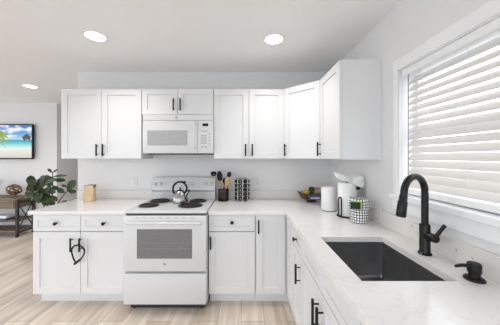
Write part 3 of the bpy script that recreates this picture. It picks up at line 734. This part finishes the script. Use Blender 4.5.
# spice rack
sx_, sy_ = -0.030, 2.655
sr = thing('spice_rack', 'chrome revolving spice rack tower beside the utensil holder', 'spice rack', (sx_, sy_, CTZ), math.radians(9))
MB().lathe([(0.070, 0), (0.072, 0.004), (0.070, 0.009), (0, 0.010)], (0, 0, 0), 28).build('rack_base', M['steel'], sr, True)
fr_ = MB().box(-0.011, 0.011, -0.011, 0.011, 0.01, 0.262)
for k in range(6): fr_.box(-0.058, 0.058, -0.058, 0.058, 0.012+k*0.049, 0.0145+k*0.049)
fr_.build('shelf_frame', M['steel'], sr)
po = MB()
for a in (-1, 1):
    for b_ in (-1, 1): po.box(a*0.0585-0.003, a*0.0585+0.003, b_*0.0585-0.003, b_*0.0585+0.003, 0.0, 0.262)
for b_ in (-1, 1): po.box(-0.0025, 0.0025, b_*0.0585-0.002, b_*0.0585+0.002, 0.01, 0.26)
po.build('corner_post', M['chrome'], sr)
MB().box(-0.062, 0.062, -0.062, 0.062, 0.2605, 0.268, 0.003).build('rack_top', M['steel'], sr)
TIER = ['top', 'second', 'third', 'fourth', 'lowest']
def spice_jar(label, col, face):
    t = thing('spice_jar', label, 'spice jar', (0, 0, 0), 0, 'spice jars in the revolving rack')
    b_ = MB().lathe_y([(0.019, 0.0), (0.020, 0.004), (0.020, 0.030), (0.017, 0.034), (0, 0.035)], (0, 0.006, 0), 16).build('jar', M['spice_a'], t, True)
    l_ = MB().lathe_y([(0.0205, 0.012), (0.0205, -0.006), (0.018, -0.009), (0, -0.009)], (0, 0, 0), 18).build('lid', M['plastic_black'], t, True)
    MB().lathe_y([(0.008, 0.0), (0.008, -0.0006), (0, -0.0006)], (0, -0.009, 0), 14).build('lid_label', M['light_grey'] if col else M['gap'], l_, True)
    return t
RZ = Matrix.Rotation(math.radians(9), 4, 'Z')
for k in range(5):
    zz = 0.012+(4-k)*0.049+0.0235
    for nm, px_, py_, rz, col in (('left front column', -0.029, -0.062, 0, True), ('right front column', 0.029, -0.062, 0, False), ('right side', 0.074, -0.028, PI/2, False), ('left side', -0.078, -0.028, -PI/2, False)):
        p = RZ @ Vector((px_, py_, 0))
        j = spice_jar('spice jar with a black lid, %s tier of the rack, %s' % (TIER[k], nm), col, nm)
        j.location = (sx_+p.x, sy_+p.y, CTZ+zz); j.rotation_euler = (0, 0, rz+math.radians(9))

# fruit bowl in the corner
bx_, by_ = 0.775, 2.60
fb = thing('fruit_bowl', 'dark woven boat-shaped bowl of produce in the counter corner', 'bowl', (bx_, by_, CTZ), 0)
bw = MB()
def boat(s_, z, lift): 
    P = []
    for k in range(32):
        a = 2*PI*k/32; c_, s2 = math.cos(a), math.sin(a)
        P.append(Vector((s_*0.165*math.copysign(abs(c_)**0.9, c_), s_*0.075*math.copysign(abs(s2)**1.1, s2), z+lift*abs(c_)**3)))
    return P
bw.loops([boat(0.45, 0.022, 0), boat(0.7, 0.034, 0.006), boat(0.9, 0.074, 0.014), boat(1.0, 0.098, 0.022), boat(0.96, 0.098, 0.022), boat(0.85, 0.074, 0.014), boat(0.65, 0.040, 0.006), boat(0.4, 0.028, 0)]).build('woven_hull', M['basket'], fb, True)
MB().lathe([(0.050, 0), (0.052, 0.004), (0.035, 0.012), (0.045, 0.024)], (0, 0, 0), 24, sx=1.3, sy=0.8).build('foot_ring', M['basket'], fb, True)
def fruit(name, label, cat, loc, r, s_, m_, rot=0, stem=None):
    o = MB(); 
    if name == 'lemon':
        o.lathe([(0, -1.25*r), (0.18*r, -1.18*r), (0.5*r, -0.95*r), (0.9*r, -0.4*r), (r, 0), (0.9*r, 0.4*r), (0.5*r, 0.95*r), (0.18*r, 1.18*r), (0, 1.25*r)], (0, 0, 0), 18)
        o.xform(Matrix.Rotation(PI/2, 4, 'Y'))
    elif name == 'avocado':
        o.lathe([(0, -r), (0.6*r, -0.8*r), (r, -0.1*r), (0.85*r, 0.5*r), (0.5*r, 1.05*r), (0.25*r, 1.35*r), (0, 1.42*r)], (0, 0, 0), 18); o.xform(Matrix.Rotation(1.2, 4, 'Y'))
    else:
        o.ball((0, 0, 0), r, *s_, seg=16)
        for v in o.bm.verts: v.co *= 1+0.06*math.sin(v.co.x*90+1)*math.cos(v.co.z*70)
    b_ = o.build(name, m_, None, True, loc=loc, rotz=rot); return tag(b_, label, cat, 'produce in the corner bowl')
fruit('lemon', 'yellow lemon at the left of the produce bowl', 'fruit', (bx_-0.062, by_-0.012, CTZ+0.110), 0.034, (1, 1, 1), M['lemon'], 0.3)
fruit('avocado', 'nearly black avocado on top of the produce bowl', 'fruit', (bx_-0.006, by_+0.000, CTZ+0.142), 0.031, (1, 1, 1), M['avocado'], 0.2)
fruit('potato', 'tan potato at the left tip of the produce bowl', 'vegetable', (bx_-0.108, by_+0.010, CTZ+0.094), 0.026, (1.1, 0.9, 0.9), M['potato'], 0.1)
fruit('potato', 'large tan potato heaped on the right of the produce bowl', 'vegetable', (bx_+0.078, by_+0.004, CTZ+0.118), 0.048, (1.15, 0.9, 0.95), M['potato'], -0.4)
pk = thing('snack_packet', 'blue and white packet leaning on the front of the produce bowl', 'packet', (bx_+0.01, by_-0.088, CTZ+0.035), 0)
pp = MB(); rings = []
for z in [0, 0.006, 0.02, 0.035, 0.05, 0.056]:
    th = 0.002+0.010*math.sin(PI*z/0.056)
    rings.append([Vector((-0.062, -th*0.4, z)), Vector((0, -th, z)), Vector((0.062, -th*0.4, z)), Vector((0.062, th*0.3, z)), Vector((0, th*0.5, z)), Vector((-0.062, th*0.3, z))])
pp.loops(rings).xform(Matrix.Rotation(-0.25, 4, 'X')).build('pouch', M['packet'], pk, True)
MB().box(-0.048, 0.048, -0.014, -0.011, 0.012, 0.024).xform(Matrix.Rotation(-0.25, 4, 'X')).build('pale_band', M['plate'], pk)

# white cylinder
sp = thing('smart_speaker', 'plain white rounded cylinder speaker left of the paper towels', 'speaker', (0.812, 2.17, CTZ))
MB().lathe([(0.060, 0.007), (0.068, 0.009), (0.0695, 0.016), (0.0695, 0.212), (0.066, 0.221), (0.056, 0.225), (0, 0.226)], (0, 0, 0), 40).build('shell', M['speaker_white'], sp, True)
MB().lathe([(0.058, 0), (0.062, 0.003), (0.062, 0.0072), (0, 0.0074)], (0, 0, 0), 32).build('base_ring', M['grey_plastic'], sp, True)

# paper towels
px0, py0 = 0.889, 1.955
ph = thing('paper_towel_holder', 'black wire paper towel stand with side arm, right of the white speaker', 'paper towel holder', (px0, py0, CTZ))
MB().lathe([(0.081, 0), (0.083, 0.003), (0.082, 0.010), (0.076, 0.012), (0, 0.012)], (0, 0, 0), 32).build('stand_base', M['black'], ph, True)
MB().tube([(0, 0, 0.009), (0, 0, 0.318)], 0.006, 10).ball((0, 0, 0.322), 0.012, 1, 1, 1, 12).build('spindle', M['black'], ph, True)
ang = math.radians(207)
ax, ay = math.cos(ang), math.sin(ang); tx, ty = -ay, ax
arm = [Vector((ax*0.0845+tx*s_*0.014, ay*0.0845+ty*s_*0.014, z)) for s_, z in ((-1, 0.006), (-1, 0.08), (-1, 0.150), (-0.7, 0.166), (0, 0.172), (0.7, 0.166), (1, 0.150), (1, 0.08), (1, 0.006))]
MB().tube(arm, 0.0055, 8).build('tension_arm', M['black'], ph, True)
pr = thing('paper_towel_roll', 'white paper towel roll with its loose end sheets standing up', 'paper towel', (px0, py0, CTZ+0.0126))
prof = [(0.021, 0.001), (0.070, 0.0), (0.0715, 0.003), (0.0715, 0.277), (0.070, 0.280), (0.021, 0.279)]
rr = MB(); rr.loops([[Vector((r*math.cos(2*PI*k/40), r*math.sin(2*PI*k/40), z)) for k in range(40)] for r, z in prof], closed=True)
rr.build('roll', M['paper'], pr, True)
def sheet(name, ctrl, nu=8, nv=8, th=0.0022):
    # ctrl: two 3D polylines, ruled and crumpled
    A = catmull(ctrl[0], nu); B = catmull(ctrl[1], nu); m_ = MB()
    g = []
    for i in range(len(A)):
        row = []
        for j in range(nv+1):
            p = A[i].lerp(B[i], j/nv); c = 0.006*math.sin(i*0.9+j*1.3)*math.sin(PI*j/nv)
            row.append(p+Vector((0, c, c*0.7)))
        g.append(row)
    vv = [[m_.bm.verts.new(p) for p in row] for row in g]
    for i in range(len(vv)-1):
        for j in range(nv): m_.bm.faces.new((vv[i][j], vv[i+1][j], vv[i+1][j+1], vv[i][j+1]))
    o = m_.build(name, M['paper'], pr, True)
    md_ = o.modifiers.new('thick', 'SOLIDIFY'); md_.thickness = th
    return o
sheet('loose_sheet', ([(-0.126, -0.02, 0.372), (-0.090, -0.03, 0.367), (-0.040, -0.035, 0.348), (0.017, -0.03, 0.324), (0.060, -0.02, 0.334), (0.113, -0.02, 0.345), (0.139, -0.02, 0.324)],
                      [(-0.112, -0.05, 0.328), (-0.080, -0.06, 0.310), (-0.040, -0.07, 0.299), (0.0, -0.075, 0.288), (0.040, -0.078, 0.268), (0.074, -0.076, 0.252), (0.114, -0.06, 0.244)]))
sheet('loose_sheet', ([(0.020, 0.03, 0.325), (0.045, 0.03, 0.340), (0.095, 0.02, 0.350), (0.128, 0.0, 0.345)], [(0.02, -0.02, 0.300), (0.04, -0.02, 0.292), (0.080, -0.03, 0.275), (0.124, -0.03, 0.252)]))

# plaid bin
qx, qy = 0.906, 1.785
pb = thing('plaid_bin', 'small black-and-white plaid cloth bin in front of the paper towels', 'bin', (qx, qy, CTZ))
nb = 40
def ruff(r, z, amp): return [Vector(((r+amp*math.sin(7*2*PI*k/nb))*math.cos(2*PI*k/nb), (r+amp*math.sin(7*2*PI*k/nb))*math.sin(2*PI*k/nb), z+amp*0.8*math.cos(5*2*PI*k/nb))) for k in range(nb)]
MB().loops([ruff(0.058, 0.0, 0), ruff(0.064, 0.006, 0), ruff(0.067, 0.05, 0.0005), ruff(0.068, 0.10, 0.001), ruff(0.062, 0.104, 0.001), ruff(0.060, 0.05, 0), ruff(0.055, 0.012, 0)]).build('cloth_side', M['plaid'], pb, True)
MB().loops([ruff(0.069, 0.104, 0.001), ruff(0.074, 0.118, 0.003), ruff(0.075, 0.150, 0.004), ruff(0.071, 0.178, 0.005), ruff(0.062, 0.188, 0.005), ruff(0.057, 0.170, 0.002), ruff(0.060, 0.110, 0.001)], closed=True).build('folded_cuff', M['plaid'], pb, True)
sg = thing('scrub_sponge', 'dark green and lime scrub sponge leaning in the plaid bin', 'sponge', (qx-0.060, qy-0.084, CTZ+0.122), math.radians(-24))
MB().box(-0.042, 0.028, -0.012, -0.002, 0.0, 0.052, 0.004, 2).build('scrub_pad', M['darkgreen'], sg, True)
MB().box(-0.040, 0.036, -0.0018, 0.010, -0.002, 0.059, 0.004, 2).build('foam', M['lime'], sg, True)

# safety lock loop on the left cabinet handles
yk = YW+YD-0.032
lk = thing('cabinet_lock', 'black looped child-safety lock through two handles of the left base cabinet', 'lock', (-1.60, yk, 0.55))
P = [(72.6, 247), (77, 244.8), (82, 246.5), (84.8, 251), (83.2, 256), (79.5, 260.5), (76, 263.2)]
def wp(x, y, D): s_ = 225/D; return Vector(((x-244.5)/s_, D, EYE-(y-157)/s_))
def lockpt(x, y, dy): return wp(x, y, yk+dy) - Vector((-1.60, yk, 0.55))
loop = [lockpt(75.6, 263, -0.0165), lockpt(72.6, 256, -0.0165), lockpt(71.6, 250, -0.0165), lockpt(73.5, 246.6, -0.0165), lockpt(77, 245.2, -0.0165), lockpt(81.5, 246.6, -0.0165), lockpt(84.4, 250.5, -0.0165), lockpt(83.0, 256, -0.0165), lockpt(79.0, 261.0, -0.0165)]
MB().tube(catmull(loop, 6), 0.0068, 8).build('cable_loop', M['plastic_black'], lk, True)
MB().tube([lockpt(74.4, 264, -0.014), lockpt(77, 262, -0.014), lockpt(80.2, 259.6, -0.014)], [0.011, 0.012, 0.010], 10).build('lock_clasp', M['plastic_black'], lk, True)

# ------------------------------------------------------------------ living area
# television
tv = thing('television', 'wall-mounted flat television showing a tropical beach', 'television', (-4.62, YF, 1.735))
MB().box(-0.57, 0.57, -0.075, -0.035, -0.335, 0.335, 0.006).build('bezel', M['plastic_black'], tv)
MB().box(-0.2, 0.2, -0.035, -0.0005, -0.15, 0.15).build('wall_mount', M['iron'], tv)
scn = MB().box(-0.552, 0.552, -0.003, 0.0, -0.312, 0.312).build('screen', M['beach'], tv, loc=(0, -0.0752, 0))
pf = MB()
for a, L in ((0.1, 0.30), (-0.25, 0.30), (-0.6, 0.26), (0.45, 0.26), (0.85, 0.2), (2.6, 0.25), (3.0, 0.25), (3.5, 0.25)):
    c0 = Vector((-0.16, 0, 0.17)); d_ = Vector((math.cos(a), 0, math.sin(a)))
    up_, dn_ = [], []
    for k in range(7):
        t_ = k/6; p = c0 + d_*L*t_ + Vector((0, 0, -0.16*t_*t_)); wv = 0.026*math.sin(PI*min(1, t_*0.9+0.1))
        up_.append((p.x, p.z+wv)); dn_.append((p.x, p.z-wv*1.5))
    pf.prism_y([(x, z) for x, z in up_]+[(x, z) for x, z in reversed(dn_)], -0.0036, -0.0031)
pf.prism_y([(-0.172, 0.16), (-0.150, 0.16), (-0.19, -0.12), (-0.215, -0.12)], -0.0036, -0.0031)
pf.build('palm_picture', M['tv_green'], scn)
MB().prism_y([(0.40, 0.04), (0.36, 0.075), (0.46, 0.155), (0.56-0.01, 0.085), (0.53, 0.06), (0.53, 0.0), (0.51, 0.0), (0.51, 0.04), (0.43, 0.04), (0.43, 0.005), (0.41, 0.005)], -0.0036, -0.0031).build('hut_picture', M['tv_brown'], scn)

# console table
kx1, kx0 = -4.02, -5.30; ky0, ky1 = 3.985, 4.355
ct = thing('console_table', 'rustic wood console table with black X-braced iron frame under the television', 'table', ((kx0+kx1)/2, (ky0+ky1)/2, 0))
hw_, hd_ = (kx1-kx0)/2, (ky1-ky0)/2
MB().box(-hw_, hw_, -hd_, hd_, 0.675, 0.710, 0.004).build('tabletop', M['rustic'], ct)
for sx in (-1, 1):
    for sy in (-1, 1):
        lg = MB().box(sx*(hw_-0.035)-0.02, sx*(hw_-0.035)+0.02, sy*(hd_-0.03)-0.02, sy*(hd_-0.03)+0.02, 0.075, 0.6745, 0.002).build('leg', M['iron'], ct)
        wl = MB().lathe_y([(0.0, -0.012), (0.030, -0.011), (0.034, -0.006), (0.034, 0.006), (0.030, 0.011), (0, 0.012)], (0, 0, 0), 16).xform(Matrix.Rotation(PI/2, 4, 'Z'))
        wl.box(-0.016, 0.016, -0.008, 0.008, 0.0, 0.042)
        wl.build('caster', M['iron'], lg, True, loc=(sx*(hw_-0.035), sy*(hd_-0.03), 0.0345))
MB().box(-hw_+0.06, hw_-0.06, -hd_+0.012, hd_-0.012, 0.52, 0.674, 0.002).build('drawer_case', M['rustic'], ct)
for sx in (-1, 1):
    dw = MB().box(min(sx*0.01, sx*(hw_-0.075)), max(sx*0.01, sx*(hw_-0.075)), -hd_+0.002, -hd_+0.0118, 0.532, 0.662, 0.002).build('drawer', M['rustic'], ct)
    MB().lathe_y([(0.008, 0), (0.007, -0.012), (0.014, -0.018), (0.012, -0.024), (0, -0.025)], (sx*0.30, -hd_+0.002, 0.597), 14).build('knob', M['iron'], dw, True)
for z in (0.28, 0.10): MB().box(-hw_+0.03, hw_-0.03, -hd_+0.015, hd_-0.015, z, z+0.028, 0.002).build('shelf', M['rustic'], ct)
for sx in (-1, 1):
    xx = sx*(hw_-0.035); m_ = MB()
    a0, a1 = -hd_+0.045, hd_-0.045
    m_.tube([(xx, a0, 0.14), (xx, a1, 0.60)], 0.0085, 8).tube([(xx, a0, 0.60), (xx, a1, 0.14)], 0.0085, 8)
    m_.box(xx-0.012, xx+0.012, a0-0.01, a1+0.01, 0.605, 0.628).box(xx-0.012, xx+0.012, a0-0.01, a1+0.01, 0.075, 0.098)
    m_.build('cross_brace', M['iron'], ct, True)
# books on the middle shelf
b1 = MB().box(-0.12, 0.12, -0.08, 0.08, 0, 0.032, 0.003).build('book', M['book_blue'], None, loc=(-4.41, 4.11, 0.3088)); tag(b1, 'blue book lying under a white one on the console shelf', 'book', 'books on the console shelf')
b2 = MB().box(-0.14, 0.14, -0.078, 0.078, 0, 0.045, 0.003).build('book', M['book_white'], None, loc=(-4.40, 4.10, 0.3412)); tag(b2, 'white book on top of the blue one on the console shelf', 'book', 'books on the console shelf')

# bronze openwork orb
ob = bmesh.new()
bmesh.ops.create_icosphere(ob, subdivisions=1, radius=1)
mb = MB(); mb.bm.free(); mb.bm = ob
for v in ob.verts: v.co = Vector((v.co.x*0.135, v.co.y*0.105, v.co.z*0.105))
orb = mb.build('decorative_orb', M['bronze'], None, True, loc=((14.8-244.5)/53.8, 4.17, 0.836))
wf = orb.modifiers.new('openwork', 'WIREFRAME'); wf.thickness = 0.036; wf.use_even_offset = False
ss = orb.modifiers.new('round', 'SUBSURF'); ss.levels = 2; ss.render_levels = 2
tag(orb, 'bronze openwork orb ornament on the right end of the console table', 'ornament')

# spiky plant on the console (mostly out of frame)
sg_ = thing('spiky_plant', 'grey-green spiky plant at the left edge on the console table', 'plant', (-4.66, 4.17, 0.7105))
MB().lathe([(0.05, 0), (0.065, 0.01), (0.075, 0.12), (0.070, 0.12), (0.062, 0.10), (0, 0.10)], (0, 0, 0), 20).build('pot', M['ceramic'], sg_, True)
bd = MB()
for k in range(34):
    a = random.uniform(0, 2*PI); L = random.uniform(0.22, 0.34); o_ = random.uniform(0.05, 0.19)
    p0 = Vector((0.02*math.cos(a), 0.02*math.sin(a), 0.09)); p2 = Vector((o_*math.cos(a), o_*math.sin(a)*0.8, 0.09+L*math.sqrt(max(0.1, 1-(o_/L)**2))))
    bd.tube([p0, p0.lerp(p2, 0.5)+Vector((0, 0, 0.03)), p2], [0.005, 0.0045, 0.001], 5)
bd.build('blades', M['leaf_grey'], sg_, True)

# fiddle-leaf fig
PD = 3.20; fo = Vector((-2.74, PD, 0))
fg = thing('fig_plant', 'dark green broad-leaved fig plant in a pot beyond the left counter end', 'plant', fo)
MB().lathe([(0.11, 0), (0.12, 0.01), (0.155, 0.30), (0.160, 0.31), (0.150, 0.31), (0.142, 0.27), (0, 0.265)], (0, 0, 0), 28).build('pot', M['ceramic'], fg, True)
MB().lathe([(0.1415, 0.266), (0.141, 0.272), (0, 0.276)], (0, 0, 0), 28).build('soil', M['soil'], fg, True)
def fp(x, y, dd=0): return wp(x, y, PD+dd)-fo
stm = MB()
def stem(P, r0, r1):
    Q = catmull(P, 6); stm.tube(Q, [r0+(r1-r0)*k/(len(Q)-1) for k in range(len(Q))], 8)
stem([(-0.01, 0, 0.26), fp(51, 215), fp(52.5, 192), fp(52.6, 178), fp(52.8, 172)], 0.011, 0.004)
stem([(0.03, 0.0, 0.26), fp(54, 214, -0.04), fp(60, 200, -0.08), fp(67, 191.5, -0.1), fp(71, 188.5, -0.1)], 0.010, 0.004)
stem([(-0.04, 0.01, 0.26), fp(45, 215, -0.05), fp(42.5, 196, -0.05), fp(36, 184, -0.05)], 0.010, 0.004)
stem([(-0.02, 0.04, 0.26), fp(48, 214, 0.05), fp(48, 196, 0.08), fp(46, 180, 0.08)], 0.010, 0.004)
stm.build('stem', M['stem'], fg, True)
fl = MB()
def leaf(base, tip, width, nrm):
    base, tip = Vector(base), Vector(tip); d = tip-base; L = d.length; d.normalize()
    nrm = Vector(nrm); s_ = d.cross(nrm).normalized(); nn = s_.cross(d).normalized()
    NU, NV = 8, 4; rows = []
    for i in range(NU+1):
        t_ = i/NU
        wdt = width*(0.10+0.90*math.sin(PI*min(1, (t_*0.88+0.06))**1.35)) if 0 < i < NU else width*0.08
        row = []
        for j in range(NV+1):
            q = -1+2*j/NV
            p = base + d*L*t_ + s_*q*wdt*0.5 + nn*(0.16*width*abs(q)-0.16*L*t_*t_ + 0.02*width*math.sin(9*t_+2*q))
            row.append(fl.bm.verts.new(p))
        rows.append(row)
    for i in range(NU):
        for j in range(NV): fl.bm.faces.new((rows[i][j], rows[i][j+1], rows[i+1][j+1], rows[i+1][j]))
def lf(bx, by, tx, ty, wpx, dd=0.0, tilt=0.5, lean=0.0):
    b_ = fp(bx, by, dd); t_ = fp(tx, ty, dd-lean)
    leaf(b_, t_, wpx/70.0, Vector((0.15, -1, tilt)))
# measured leaves (base px, tip px, width px)
for args in [(52.6, 173, 47.6, 168.5, 2.6, 0, .6), (52.8, 173, 57.5, 169, 2.6, 0, .6), (53, 177, 65.5, 174.5, 4.0, 0, 1.2), (53, 180, 64.5, 179.8, 5.2, 0, .9),
             (52.6, 184, 46, 178.5, 5, 0, .5), (52.6, 178, 41, 176.8, 5.2, 0.02, .9), (53, 186, 58.5, 189.5, 4, -0.02, .6), (52.6, 190, 46, 188.5, 7, -0.04, .3),
             (68, 190.5, 74.5, 180.5, 7.5, -0.1, .2), (68, 190.8, 75.5, 192, 4.8, -0.1, .8), (65, 193, 57, 188.5, 5.0, -0.1, .6), (67, 187.5, 61.5, 184.6, 2.6, -0.1, .9),
             (62, 202, 66.5, 201.2, 2.5, -0.1, 1.0)]:
    bx, by, tx, ty, wp_, dd, ti = args; lf(bx, by, tx, ty, wp_, dd, ti, 0.02)
rnd = random.Random(11)
for k in range(50):
    cx_ = rnd.uniform(28, 52); cy_ = rnd.uniform(179, 203)
    if cx_ < 33 and cy_ > 199: cy_ -= 8
    a = math.atan2(cy_-192, cx_-44)+rnd.uniform(-0.7, 0.7); L = rnd.uniform(7.5, 11.5)
    dd = rnd.uniform(-0.18, 0.16)
    lf(cx_-0.5*L*math.cos(a), cy_-0.4*L*math.sin(a), cx_+0.5*L*math.cos(a), cy_+0.4*L*math.sin(a), rnd.uniform(5.5, 8.5), dd, rnd.uniform(0.2, 1.2), rnd.uniform(-0.05, 0.1))
flo = fl.build('foliage', M['leaf'], fg, True)
md_ = flo.modifiers.new('thick', 'SOLIDIFY'); md_.thickness = 0.0016
